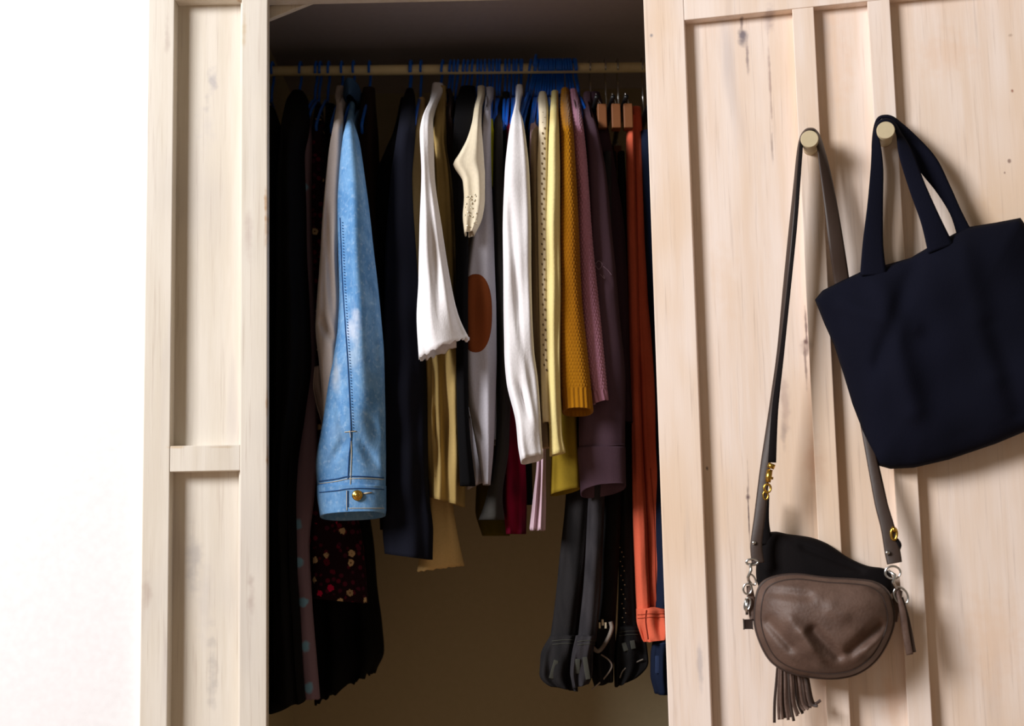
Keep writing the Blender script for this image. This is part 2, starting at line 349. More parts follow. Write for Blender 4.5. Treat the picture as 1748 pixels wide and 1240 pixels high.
# ------------------------------------------------------------------ cloth loft
def ce(v, e): return math.copysign(abs(v) ** e, v)
def loft(outl, Y, dep=.08, sh=None, neckY=.345, topdep=.03, folds=(.06, 5), seed=0, hem=(0, 0, 0), rag=0, ex=.8,
         knit=None, rib=None, inner=True, rows=None, n=56, thick=.0035, deps=None, groove=0, creases=(), capb=False):
    rnd = random.Random(seed); ph = [rnd.uniform(0, 6.28) for _ in range(8)]
    pys = [o[0] for o in outl]; top, bot = pys[0], pys[-1]
    Lm = (bot - top) / 1050
    if rows is None: rows = int(max(24, min(150, Lm / .006)))
    if knit: rows = int(Lm / .0012); n = 150
    q = np.linspace(top, bot, rows + 1)
    XL = pchip(pys, [o[1] for o in outl], q); XR = pchip(pys, [o[2] for o in outl], q)
    vs = []; fs = []; rings = []
    for i in range(rows + 1):
        s = i / rows; py = q[i]
        if sh:
            k = min(1, max(0, (py - top) / (sh - top))); k = k * k * (3 - 2 * k)
            Yc = neckY + (Y - neckY) * k; dp = topdep + (dep - topdep) * k
        else: Yc = Y; dp = dep
        a = P(XL[i], py, Yc); b = P(XR[i], py, Yc); c = (a + b) / 2; h = (b - a) / 2
        if Lm > .0: pass
        hl = h.length; amp = folds[0] * min(1, .25 + 1.2 * s); kk = folds[1]
        ring = []
        w = max(0, (s - .82) / .18) ** 1.6
        arcl = 0; prev = None
        for j in range(n):
            t = 2 * PI * j / n
            cx, sy = ce(math.cos(t), ex), ce(math.sin(t), ex)
            f = amp * (math.sin(kk * t + ph[0] + 2.2 * s * math.sin(ph[1])) * .6 + math.sin((kk + 3) * t + ph[2] - 3 * s) * .3 + math.sin(2 * t + ph[3] + 5 * s) * .35
                       + .35 * math.sin(Lm * 45 * s + ph[4] + 2 * t))
            fx = f * .35
            p = c + h * cx * (1 + fx) + V((0, dp / 2 * sy * (1 + f * 2.2), 0))
            if groove and sy < 0: p.y += groove * math.exp(-(math.cos(t) / .18) ** 2)
            for (cx0, cy0, cx1, cy1, cw, cdp) in creases:     # creases given as px segments on the front
                if sy < .1:
                    pxj = (XL[i] + XR[i]) / 2 + (XR[i] - XL[i]) / 2 * cx
                    vx, vy = cx1 - cx0, cy1 - cy0; L2 = vx * vx + vy * vy
                    tt = max(0, min(1, ((pxj - cx0) * vx + (py - cy0) * vy) / L2))
                    dd_ = math.hypot(pxj - cx0 - tt * vx, py - cy0 - tt * vy)
                    p.y += cdp * math.exp(-(dd_ / cw) ** 2) * math.sin(PI * min(1, max(0, tt * .9 + .05)))
            if prev is not None: arcl += (p - prev).length
            prev = p.copy()
            if knit:
                pu, pz, am = knit; zz = s * Lm
                if rib and zz > Lm - rib: d = am * 1.3 * math.sin(2 * PI * arcl / .0075)
                else:
                    row = zz / pz; fr_ = row % 1
                    zig = abs((arcl / pu + .5 * (int(row) % 2)) % 1 - .5) * 2
                    d = am * (math.sin(PI * fr_) * 1.2 - .6 + (math.cos(2 * PI * ((arcl / pu + (zig * .0) + .5 * (int(row) % 2)) % 1)) * .8) * math.sin(PI * fr_))
                nn = V((math.cos(t) * dp, math.sin(t) * hl * 2, 0)).normalized()
                p += nn * d
            dz = w * (hem[0] * (1 - cx) / 2 + hem[1] * (1 + cx) / 2 + hem[2] * (-sy)) / 1050
            if rag and i >= rows - 1: dz += rag * (math.sin(j * 1.7 + ph[5]) + .6 * math.sin(j * 3.1 + ph[6])) * (i == rows)
            p.z -= dz
            ring.append(p)
        rings.append(ring)
    outer = len(rings)
    if inner:
        base = rings[-1]
        cb = sum(base, V()) / n
        for k in (0, .012, .03, .045):
            src = rings[max(0, outer - 1 - int(round(k / (Lm / rows))))]
            cs = sum(src, V()) / n; ring = []
            for p in src:
                d = (p - cs); d.z = 0; L = max(d.length, 1e-6)
                ring.append(p - d * min(.6, thick * (1 + k * 12) / L))
            rings.append(ring)
    for r in rings: vs += r
    R = len(rings)
    for i in range(R - 1):
        for j in range(n): fs.append([i * n + j, i * n + (j + 1) % n, (i + 1) * n + (j + 1) % n, (i + 1) * n + j])
    # rounded closing of the top
    c0 = sum(rings[0], V()) / n; c0.z += .004; vs.append(c0); k = len(vs) - 1
    for j in range(n): fs.append([k, (j + 1) % n, j])
    cN = sum(rings[-1], V()) / n; vs.append(cN); k = len(vs) - 1
    for j in range(n): fs.append([k, (R - 1) * n + j, (R - 1) * n + (j + 1) % n])
    # outward normals
    vs = [V(v) for v in vs]; fs = [f[::-1] for f in fs]
    return vs, fs
def torso(xc, y0, y1, zneck, zhem, th, seed=0, ny=26, nz=60):
    rnd = random.Random(seed); ph = [rnd.uniform(0, 6.28) for _ in range(5)]
    vs = []; fs = []; n = ny * 2
    for i in range(nz + 1):
        s = i / nz
        for j in range(n):
            if j < ny: u = j / (ny - 1); side = 1
            else: u = 1 - (j - ny) / (ny - 1); side = -1
            y = y0 + (y1 - y0) * u
            d = abs(y - RY)
            ztop = zneck - .012 - max(0, d - .03) * .58 - (.03 * max(0, d / (y1 - RY) - .8) / .2 if d > 0 else 0)
            z = ztop + (zhem - ztop) * s
            e = min(1, (1 - abs(2 * u - 1)) * 5) ** .5
            prof = min(1, .25 + s * 9)
            x = side * th / 2 * (e * prof + .02) * (1 + .25 * math.sin(24 * u + ph[1])) + .004 * s * math.sin(14 * u + ph[0] + side * .2 + 2 * s)
            vs.append(V((xc + x, y, z)))
    for i in range(nz):
        for j in range(n): fs.append([i * n + j, i * n + (j + 1) % n, (i + 1) * n + (j + 1) % n, (i + 1) * n + j])
    fs.append(list(range(n))[::-1]); fs.append([nz * n + j for j in range(n)])
    return vs, fs

def bvh(o):
    mw = Matrix.Translation(o.parent.location if o.parent else o.location)
    return BVHTree.FromPolygons([mw @ v.co for v in o.data.vertices], [list(p.vertices) for p in o.data.polygons])
def hit(t, px, py, off=.0):
    d = ray(px, py); h = t.ray_cast(CAM, d)
    if h[0] is None: return None
    nn = h[1] if h[1].dot(d) < 0 else -h[1]
    return h[0] + nn * off
def on(t, pts, off=.0006, n=10, r=.0007):
    pp = smooth_open(pts, n); out = [hit(t, a, b, off) for a, b in pp]; out = [p for p in out if p is not None]
    return sweep(out, r, 6)

GAR = {}
def garment(name, cat, label, mat, outl, Y, dep=.08, sh=235, body=None, th=.012, hang=None, front='sleeve', seed=None, group=None, collar=None, **kw):
    seed = len(GAR) * 7 + 3 if seed is None else seed
    vf = loft(outl, Y, dep, sh, seed=seed, **kw)
    zs = min(v.z for v in vf[0]); q = outl[len(outl) // 2]
    cx = sum(v.x for v in vf[0]) / len(vf[0])
    if body is None:
        o = mobj(name, *vf, mat); tag(o, label, cat, group); GAR[name + str(seed)] = o; root = o
    else:
        root = thing(name, (cx, Y, zs), label, cat, group)
        o = mobj(front, *vf, mat, root)
        pxc, hem = body
        zt_ = P(pxc, outl[0][0], .345).z
        xcc = P(pxc, 300, .25).x
        mobj('body', *torso(xcc, Y + dep * .42, .555, zt_, P(pxc, hem, .3).z, th, seed), mat, root)
        GAR[name + str(seed)] = root
    if hang: 
        blue_hanger(hang[0], hang[1], 'blue plastic hanger carrying the ' + hang[2])
    return root, o

F_ = dict
m_black = fab('black_cloth', (17, 16, 18)); m_black2 = fab('soft_black_cloth', (12, 11, 13)); m_navy = fab('midnight_cloth', (22, 23, 33))
m_brown = fab('dark_brown_cloth', (46, 33, 28))
def dotted():
    t = NT('mauve_spotted_cloth', .9, spec=.1)
    c = lin((128, 106, 120))
    for (px, py, Yd) in ((521, 325, .2), (513, 960, .2), (520, 1028, .2), (524, 1102, .2), (530, 1173, .2), (512, 895, .2)):
        c = t.mix(t.blob(P(px, py, Yd), .009, .012, .5, 9), c, lin((120, 165, 195)))
    t.bump(t.noise(400), .2); return t.col(c)
def floral():
    t = NT('dark_floral_cloth', .9, spec=.1)
    c = lin((34, 12, 20))
    v = t.n('ShaderNodeTexVoronoi'); v.inputs['Scale'].default_value = 95; wv = t.vm('ADD', t.pos, (0, 0, 0)); t.put(wv, v.inputs['Vector'])
    sep = t.n('ShaderNodeSeparateColor'); t.put(v.outputs['Color'], sep.inputs[0])
    m = t.math('MULTIPLY', t.ramp(v.outputs['Distance'], .5, .3), t.ramp(sep.outputs[0], .45, .5))
    c = t.mix(t.math('MULTIPLY', m, .75), c, t.mix(sep.outputs[1], lin((120, 20, 50)), lin((70, 25, 50))))
    v2 = t.n('ShaderNodeTexVoronoi'); v2.inputs['Scale'].default_value = 52; pos2 = t.vm('ADD', t.pos, (.37, .11, .23)); t.put(pos2, v2.inputs['Vector'])
    s2_ = t.n('ShaderNodeSeparateColor'); t.put(v2.outputs['Color'], s2_.inputs[0])
    pet = t.noise(260, detail=1)
    d2 = t.math('ADD', v2.outputs['Distance'], t.math('MULTIPLY', pet, .3))
    fl = t.math('MULTIPLY', t.ramp(d2, .5, .42), t.ramp(s2_.outputs[0], .6, .62))
    ctr = t.ramp(v2.outputs['Distance'], .1, .06)
    fc = t.mix(t.ramp(s2_.outputs[1], .55, .56), lin((200, 170, 130)), lin((190, 20, 70)))
    fc = t.mix(ctr, fc, lin((90, 50, 30)))
    c = t.mix(fl, c, fc); t.bump(t.noise(300), .2); return t.col(c)
def denim(marks=True):
    t = NT('faded_denim', .85, spec=.15)
    tw = t.noise(420, t.vm('MULTIPLY', t.pos, (1, 1, .25)), 2); n = t.noise(26, detail=4, rough=.65); n3 = t.noise(150, detail=2)
    c = t.mix(t.ramp(n, .35, .65), lin((86, 138, 190)), lin((122, 168, 212)))
    if marks:
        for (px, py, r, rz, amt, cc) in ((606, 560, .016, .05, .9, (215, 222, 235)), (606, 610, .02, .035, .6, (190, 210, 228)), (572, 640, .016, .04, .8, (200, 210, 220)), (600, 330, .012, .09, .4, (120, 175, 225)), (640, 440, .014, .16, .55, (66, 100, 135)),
                                      (575, 735, .02, .03, .35, (160, 190, 220)), (640, 660, .02, .05, .45, (90, 125, 150)), (645, 740, .016, .05, .4, (90, 130, 160)), (560, 770, .015, .05, .3, (75, 115, 165))):  # dark blobs at right paint the sleeve's shaded side; pale ones are bleaching
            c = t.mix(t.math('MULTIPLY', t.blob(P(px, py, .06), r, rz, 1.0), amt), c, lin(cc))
    c = t.mix(t.math('MULTIPLY', tw, .5), c, lin((70, 105, 150))); c = t.mix(t.math('MULTIPLY', t.ramp(n3, .5, .8), .35), c, lin((180, 205, 228)))
    t.bump(t.math('ADD', tw, n3), .4, .0006); return t.col(c)
m_denim = denim(); m_denim_dark = fab('denim_seam', (44, 76, 122), (60, 96, 145), 400, .5)
m_thread = plain('pale_thread', (205, 190, 160), .8)

# --- black coats at the left edge
garment('long_coat', 'coat', 'black coat squeezed against the cream left door', m_black2, [(188, 448, 470), (230, 440, 482), (400, 438, 492), (900, 436, 492), (1207, 436, 494)], .22, .2, 250, hang=(466, 464, 'black coat against the left door'), hem=(0, 0, 0), folds=(.1, 6), topdep=.06)
garment('long_coat', 'coat', 'long black coat with rounded shoulders, left of the mauve spotted dress', m_black, [(157, 500, 518), (170, 490, 526), (200, 484, 528), (260, 479, 518), (330, 474, 520), (450, 474, 523), (600, 470, 530), (700, 470, 520), (800, 468, 504), (900, 468, 502), (1000, 470, 505), (1200, 472, 518)], .14, .10, 235, body=(497, 1100), th=.02, hang=(514, 511, 'long black coat'), folds=(.12, 6))
# mauve spotted dress
garment('long_dress', 'dress', 'long mauve dress with pale blue spots beside the black coat', dotted(), [(180, 526, 533), (210, 520, 532), (250, 516, 532), (330, 518, 531), (600, 520, 540), (780, 508, 542), (860, 500, 535), (930, 503, 528), (1020, 510, 532), (1193, 519, 546)], .2, .04, 250, hang=(541, 538, 'mauve spotted dress'), folds=(.05, 3), rag=.001)
# floral dress
m_floral = floral()
garment('floral_dress', 'dress', 'dark dress printed with small cream and crimson flowers, behind the denim sleeve', m_floral, [(180, 540, 549), (205, 535, 553), (260, 532, 558), (340, 526, 560), (450, 524, 560), (600, 528, 575), (700, 520, 580), (800, 514, 600), (880, 525, 612), (940, 522, 622), (1026, 524, 630)], .25, .06, 240, hang=(562, 560, 'floral dress'), folds=(.1, 4), hem=(-6, 4, 0))
garment('long_skirt_dress', 'dress', 'long black dress with a jagged hem hanging below the floral dress', m_black, [(180, 556, 572), (300, 556, 590), (600, 560, 610), (800, 560, 620), (880, 552, 628), (1000, 536, 641), (1080, 534, 648), (1140, 534, 654), (1192, 540, 640)], .37, .12, 260, hang=(548, 545, 'black dress with the jagged hem'), folds=(.16, 7), hem=(8, -50, 0), rag=.004)
# grey blouse
m_greyb = fab('stone_grey_voile', (208, 196, 190), (192, 178, 172), 300, .15)
rt, sl = garment('blouse', 'blouse', 'stone grey blouse with a limp thin sleeve beside the denim jacket', m_greyb, [(150, 575, 588), (168, 572, 587), (182, 575, 584), (200, 573, 586), (260, 562, 586), (350, 553, 583), (450, 546, 580), (540, 540, 582), (560, 539, 582), (620, 545, 580), (660, 549, 575), (712, 552, 564)], .115, .045, 225, body=(580, 640), hang=(584, 583, 'stone grey blouse'), folds=(.1, 3), creases=((545, 540, 575, 590, 6, .012), (560, 350, 572, 560, 5, .012)))
mobj('cuff', *loft([(628, 537, 552), (660, 535, 553), (690, 540, 556), (722, 549, 561)], .15, .03, None, folds=(.2, 6), seed=5, rag=.003), fab('pale_lace', (178, 160, 156), (120, 105, 100), 130, .7), rt)

# --- denim jacket
DJ = [(178, 597, 606), (205, 594, 604), (228, 590, 610), (240, 587, 613), (300, 580, 622), (360, 577, 630), (430, 578, 638), (500, 580, 646), (560, 577, 652), (600, 572, 655), (650, 563, 656), (720, 552, 658), (800, 541, 658), (818, 542, 658), (836, 543, 658)]
rt, sl = garment('denim_jacket', 'jacket', 'faded light blue denim jacket with a brass cuff button', m_denim, DJ, .10, .085, 240, body=(604, 640), hang=(604, 603, 'denim jacket'), folds=(.04, 4), inner=False, rows=150, neckY=.32,
                 creases=((612, 150, 626, 700, 16, -.016), (600, 745, 565, 800, 5, .006), (612, 740, 640, 800, 6, .007), (625, 700, 655, 760, 7, .005), (605, 330, 618, 600, 6, -.004), (568, 600, 585, 700, 6, .006), (640, 560, 655, 700, 8, .006), (575, 680, 595, 760, 5, .005), (628, 760, 655, 812, 5, .004), (550, 740, 575, 812, 5, .004)))
mobj('collar', *loft([(151, 592, 613), (154, 589, 616), (174, 588, 616), (180, 592, 612)], .33, .12, None, folds=(.05, 3), seed=2), fab('dark_denim', (62, 92, 130), (50, 75, 110), 400, .4), rt)
cuff = mobj('cuff', *loft([(830, 541.5, 659), (840, 541.5, 659), (870, 545, 659), (879, 547, 658)], .098, .089, None, folds=(.0, 4), seed=3, hem=(5, 0, -6), thick=.004, rows=24, ex=.8), m_denim, rt)
bt = bvh(sl); bc = bvh(cuff)
mobj('seam', *join(on(bt, [(581, 372), (585, 480), (590, 560), (595, 640), (599, 738), (596, 780), (594, 818)], .0004, 16, .0012)), m_denim_dark, rt)
st = []
for k in range(72):
    y = 380 + k * 5.0; x = np.interp(y, [372, 480, 560, 640, 738], [581, 585, 590, 595, 599]) + 3
    p = hit(bt, x, y, .0006); q2 = hit(bt, x + 2.2, y + .6, .0006)
    if p and q2: st.append(sweep([p, q2], .0007, 5))
o = mobj('stitching', *join(*st), m_denim_dark, rt); o['kind'] = 'stuff'
mobj('seam', *join(on(bt, [(597, 735), (600, 770), (598, 830)], .0008, 12, .0006), on(bt, [(588, 738), (608, 736)], .0008, 6, .0006)), m_thread, rt)
mobj('seam', *join(on(bt, [(545, 822), (575, 818), (594, 814), (625, 814), (655, 816)], .0004, 10, .0010)), m_denim_dark, rt)
mobj('seam', *join(on(bc, [(546, 841), (575, 838), (594, 835), (625, 834), (655, 836)], .0003, 10, .0010), on(bc, [(594, 838), (594, 866)], .0003, 10, .0010)), m_denim_dark, rt)
mobj('seam', *join(on(bt, [(545, 826), (575, 822), (594, 818), (625, 817), (655, 819)], .0006, 10, .0005), on(bc, [(592, 838), (592, 872)], .0006, 8, .0005), on(bc, [(596, 868), (655, 868)], .0006, 8, .0005)), m_thread, rt)
bp = hit(bc, 610, 846, .001); nn = (CAM - bp).normalized()
mobj('button', *sweep([bp - nn * .001, bp + nn * .003, bp + nn * .004, bp + nn * .0045, bp + nn * .006, bp + nn * .0065], [.0085, .0085, .0070, .0048, .0042, .0015], 20), m_gold, rt)
bh = [hit(bc, x, y, .0008) for x, y in ((620, 843), (634, 841))]
mobj('buttonhole', *sweep(bh, .0012, 6), m_thread, rt)

# --- dark things right of the denim
garment('shirt', 'shirt', 'dark brown shirt hanging directly right of the denim jacket', m_brown, [(152, 620, 640), (175, 616, 641), (230, 612, 645), (300, 610, 648), (400, 612, 652), (600, 615, 655), (850, 620, 650)], .27, .08, 235, hang=(631, 631, 'dark brown shirt'), folds=(.1, 4))
garment('long_dress', 'dress', 'plain black dress between the brown shirt and the midnight blue coat', m_black, [(170, 684, 696), (230, 672, 690), (262, 658, 690), (300, 644, 690), (400, 640, 690), (700, 640, 690), (905, 650, 695)], .26, .08, 260, hang=(701, 699, 'plain black dress'), folds=(.1, 4))
garment('long_coat', 'coat', 'long midnight blue coat with a wide flat hem', m_navy, [(154, 694, 706), (170, 688, 709), (220, 680, 709), (260, 674, 706), (300, 668, 703), (400, 660, 708), (500, 656, 715), (640, 653, 727), (760, 655, 729), (850, 656, 732), (905, 655, 738), (950, 658, 738)], .15, .07, 235, hang=(703, 700, 'midnight blue coat'), folds=(.09, 4), hem=(-4, 6, 0))
# tan dress
m_tan = fab('tan_linen', (208, 178, 122), (190, 158, 104), 260, .3)
garment('linen_dress', 'dress', 'tan linen dress whose pale hem hangs lowest beside the midnight coat', m_tan, [(170, 715, 726), (185, 710, 727), (200, 712, 724), (215, 710, 725), (260, 704, 727), (300, 700, 728), (400, 704, 724), (520, 712, 726), (620, 716, 740), (760, 725, 765), (860, 728, 772), (900, 724, 778), (968, 712, 791)], .215, .05, 240, hang=(719, 718, 'tan linen dress'), folds=(.1, 3), hem=(8, -2, 0), rag=.001)
# white linen shirt
m_white = fab('white_linen', (244, 241, 244), (232, 228, 230), 240, .35)
garment('linen_shirt', 'shirt', 'white linen shirt with a wide frayed short sleeve', m_white, [(145, 738, 757), (158, 736, 756), (168, 735, 751), (180, 732, 745), (190, 727, 742), (205, 721, 739), (230, 717, 740), (300, 720, 742), (400, 716, 756), (480, 715, 768), (540, 711, 782), (597, 716, 800)], .085, .07, 225, body=(738, 560), hang=(757, 750, 'white linen shirt'), folds=(.13, 4), hem=(17, -19, 0), rag=.0022, seed=12, creases=((735, 320, 752, 590, 7, .012), (750, 400, 775, 600, 5, -.006)))
# olive khaki
m_khaki = fab('olive_khaki_cloth', (176, 150, 96), (150, 126, 76), 260, .25)
garment('wrap_dress', 'dress', 'olive khaki dress with deep vertical folds below the white linen sleeve', m_khaki, [(150, 748, 762), (180, 743, 763), (240, 740, 762), (300, 741, 770), (400, 738, 777), (520, 736, 780), (600, 728, 788), (700, 728, 798), (760, 728, 795), (858, 734, 793)], .175, .07, 240, hang=(770, 765, 'olive khaki dress'), folds=(.16, 6), hem=(-8, 8, 0), seed=31, creases=((742, 600, 748, 860, 3.5, .025), (757, 620, 765, 860, 5, .022), (782, 640, 786, 780, 4, .012)))
# brown lace top and black top
m_lace = fab('speckled_lace', (190, 176, 152), (60, 48, 40), 160, .8, big=90)
rt, sl = garment('lace_blouse', 'blouse', 'small dark blouse with a speckled lace edge behind the khaki dress', m_brown, [(155, 762, 771), (172, 766, 775), (190, 760, 773), (230, 759, 776), (300, 758, 772), (345, 760, 770)], .205, .03, 225, body=(772, 500), hang=(783, 778, 'lace edged blouse'), folds=(.1, 3))
mobj('lace_edge', *loft([(290, 758, 768), (310, 757, 769), (335, 757, 769), (352, 758, 767)], .17, .03, None, folds=(.2, 5), seed=4, rag=.002), m_lace, rt)
garment('knit_top', 'top', 'black top hanging between the khaki dress and the grey cardigan', m_black2, [(150, 786, 812), (175, 778, 812), (230, 774, 808), (300, 772, 802), (400, 778, 800), (520, 778, 799), (700, 780, 800), (830, 785, 812)], .125, .035, 235, hang=(793, 788, 'black top'), folds=(.08, 3))
# cream tee with sequins
m_cream = fab('cream_jersey', (224, 212, 188), (210, 196, 168), 200, .3)
rt, sl = garment('sequin_tee', 'top', 'cream short sleeved tee with a flared sleeve tip and small sequins', m_cream, [(150, 815, 828), (163, 815, 828), (185, 810, 823), (210, 806, 822), (240, 797, 824), (265, 784, 826), (283, 774, 827), (293, 780, 828), (310, 790, 828), (340, 792, 828), (370, 790, 824), (402, 793, 810)], .10, .05, 225, hang=(816, 814, 'cream sequin tee'), folds=(.08, 4), hem=(0, -4, 0))
bt = bvh(sl); rt = sl; rnd = random.Random(4); st = []
for k in range(26):
    p = hit(bt, rnd.uniform(793, 815), rnd.uniform(330, 390), .0005)
    if p: st.append(sweep([p, p + V((0, -.0012, 0))], .0013, 8))
o = mobj('sequins', *join(*st), plain('sequin', (250, 240, 215), .2, .6), rt); o['kind'] = 'stuff'
# grey cardigan with elbow patch
m_grey = fab('light_grey_knit', (182, 178, 186), (164, 160, 170), 330, .5)
rt, sl = garment('grey_cardigan', 'cardigan', 'light grey cardigan with a big brown oval elbow patch', m_grey, [(152, 829, 843), (165, 830, 843), (180, 827, 838), (230, 822, 838), (300, 815, 839), (400, 803, 843), (470, 792, 845), (530, 788, 847), (600, 790, 848), (680, 797, 846), (760, 812, 843), (828, 824, 837)], .155, .05, 225, body=(833, 760), hang=(828, 828, 'grey cardigan'), folds=(.06, 5), creases=((800, 700, 825, 760, 6, .008),))
bt = bvh(sl); vs = []; fs = []; NR, NA = 14, 44
ctr = (812, 535)
for i in range(NR + 1):
    for j in range(NA):
        an = 2 * PI * j / NA; r = i / NR
        x = ctr[0] + 28 * r * ce(math.cos(an), .85); y = ctr[1] + 67 * r * ce(math.sin(an), .85)
        p = hit(bt, x, y, .0022 if i < NR else .0002)
        if p is None: p = hit(bt, max(x, 793), y, .0022) or vs[-1]
        vs.append(p)
for i in range(NR):
    for j in range(NA): fs.append([i * NA + j, (i + 1) * NA + j, (i + 1) * NA + (j + 1) % NA, i * NA + (j + 1) % NA])
o = mobj('elbow_patch', vs, fs, fab('brown_suede', (122, 62, 30), (112, 56, 26), 300, .3), rt); o['label'] = 'rust brown oval elbow patch'
fp = mobj('front_panel', *loft([(600, 798, 826), (700, 797, 832), (780, 798, 828), (832, 797, 824)], .185, .03, None, folds=(.06, 4), seed=8, hem=(4, -8, 0)), m_grey, rt)
p = hit(bvh(fp), 806, 712, .001)
if p: sub('button', *sweep([p, p + V((0, -.002, 0)), p + V((0, -.003, 0))], [.004, .004, .002], 14), m_brown, fp)
# lime top, charcoal, black
garment('strappy_top', 'top', 'lime green strappy top peeking between grey cardigan and charcoal dress', fab('lime_cloth', (205, 205, 40)), [(176, 836, 843), (215, 833, 842), (232, 834, 845), (262, 837, 843), (320, 838, 842)], .19, .02, 225, hang=(835, 836, 'lime strappy top'), folds=(.05, 3))
m_char = fab('charcoal_jersey', (56, 54, 51), (46, 44, 42))
garment('jersey_dress', 'dress', 'charcoal jersey dress with a widening hem between grey cardigan and burgundy top', m_char, [(168, 846, 858), (200, 844, 858), (300, 842, 860), (500, 847, 864), (640, 852, 872), (760, 846, 869), (850, 830, 858), (888, 817, 862)], .185, .04, 235, hang=(848, 848, 'charcoal jersey dress'), folds=(.08, 4))
garment('knit_top', 'top', 'narrow black top left of the white long sleeved shirt', m_black, [(160, 857, 870), (220, 856, 871), (400, 856, 872), (760, 860, 880)], .25, .05, 235, hang=(863, 862, 'narrow black top'), folds=(.08, 3))
garment('velvet_top', 'top', 'burgundy velvet top with a dark rounded hem below the white sleeve', fab('burgundy_velvet', (120, 10, 42), (44, 6, 18), 300, .2, big=14), [(170, 864, 872), (400, 864, 878), (560, 862, 878), (640, 858, 886), (700, 856, 892), (800, 858, 898), (850, 858, 900), (912, 864, 898)], .225, .06, 240, hang=(877, 876, 'burgundy velvet top'), folds=(.12, 4))
garment('knit_top', 'top', 'dark green top glimpsed between the burgundy hem and the lilac sleeve', fab('bottle_green_cloth', (26, 40, 28)), [(180, 896, 902), (400, 896, 904), (760, 884, 908), (862, 870, 910)], .27, .04, 240, hang=(888, 890, 'dark green top'), folds=(.08, 3))
garment('cotton_tee', 'top', 'dark olive top whose hem shows below the charcoal dress', fab('dark_olive_cloth', (86, 76, 22)), [(180, 848, 854), (500, 840, 856), (800, 815, 860), (870, 812, 872), (915, 824, 870)], .34, .05, 240, hang=(842, 841, 'dark olive top'), folds=(.1, 4))
# white long-sleeved shirt
garment('linen_shirt', 'shirt', 'white shirt with a long sleeve tapering to a cuff beside pale yellow cardigan', m_white, [(148, 881, 892), (160, 880, 893), (172, 880, 889), (190, 877, 887), (205, 873, 892), (240, 867, 898), (300, 861, 904), (400, 858, 907), (500, 859, 908), (600, 860, 913), (650, 864, 919), (720, 880, 924), (760, 884, 926), (786, 889, 928)], .085, .06, 225, body=(886, 640), hang=(892, 888, 'white long sleeved shirt'), folds=(.08, 4), hem=(4, -6, -4), seed=42, creases=((870, 330, 892, 640, 6, .010), (885, 650, 903, 720, 4, .008), (880, 560, 915, 740, 4, -.004)))
# lilac, beige
garment('slip_dress', 'dress', 'pale lilac pink slip with a gathered hem below the white cuff', fab('lilac_pink_satin', (214, 184, 196), (196, 168, 180), 200, .2), [(178, 908, 918), (210, 905, 917), (250, 904, 914), (300, 905, 916), (500, 908, 920), (700, 912, 928), (780, 916, 932), (850, 910, 932), (903, 904, 931)], .195, .035, 235, hang=(908, 898, 'lilac pink slip'), folds=(.2, 7), rag=.0015, hem=(0, 0, 3))
garment('blouse', 'blouse', 'beige blouse sleeve between the lace knit and the white shirt', fab('beige_cloth', (190, 168, 138), (172, 150, 120)), [(195, 910, 920), (260, 906, 920), (400, 907, 922), (600, 910, 928), (700, 918, 936), (765, 924, 940)], .135, .04, 245, hang=(917, 907, 'beige blouse'), folds=(.08, 3))
# cream lace knit : eyelets as small brown tubes, the holes' shade put into their colour
def eyelets():
    t = NT('cream_eyelet_knit', .95, spec=.08)
    c = lin((226, 212, 184)); st_ = t.noise(300, detail=2)
    c = t.mix(t.math('MULTIPLY', st_, .3), c, lin((190, 170, 140))); t.bump(st_, .5); return t.col(c)
rt, sl = garment('lace_knit', 'cardigan', 'cream knit with a column of small eyelet holes, left of the pale yellow cardigan', eyelets(), [(160, 920, 932), (172, 918, 935), (200, 920, 936), (300, 917, 936), (400, 918, 936), (600, 922, 938), (700, 924, 940), (722, 926, 940)], .105, .04, 225, body=(928, 600), hang=(925, 918, 'cream eyelet knit'), folds=(.05, 3))
bt = bvh(sl); st = []
for k in range(52):
    y = 192 + k * 8.6; x = np.interp(y, [190, 300, 400, 600, 640], [928, 926, 926, 929, 931]) + (2 if k % 2 else -1.5)
    p = hit(bt, x, y, .0002)
    if p: st.append(sweep([p, p + V((.0010, -.0004, -.0030))], .0014, 6))
o = mobj('eyelets', *join(*st), fab('painted_eyelet_shade', (120, 98, 72)), rt); o['kind'] = 'stuff'
# pale yellow cardigan
m_yel = fab('pale_yellow_rib', (238, 222, 158), (226, 206, 138), 320, .5)
garment('yellow_cardigan', 'cardigan', 'pale yellow thin cardigan with a flaring cuff', m_yel, [(158, 941, 953), (175, 940, 953), (240, 936, 955), (300, 934, 956), (400, 931, 956), (500, 931, 957), (600, 931, 956), (700, 936, 958), (745, 938, 960), (777, 938, 966)], .10, .05, 225, body=(947, 640), hang=(942, 941, 'pale yellow cardigan'), folds=(.07, 5), hem=(2, -4, 0))
garment('jersey_tee', 'top', 'olive yellow top hanging below the mustard sweater sleeve', fab('olive_yellow_jersey', (158, 132, 44), (142, 118, 36)), [(180, 958, 966), (400, 952, 968), (600, 945, 976), (700, 943, 984), (780, 941, 988), (843, 939, 991)], .20, .05, 240, hang=(950, 952, 'olive yellow top'), folds=(.1, 3), hem=(3, -8, -3))
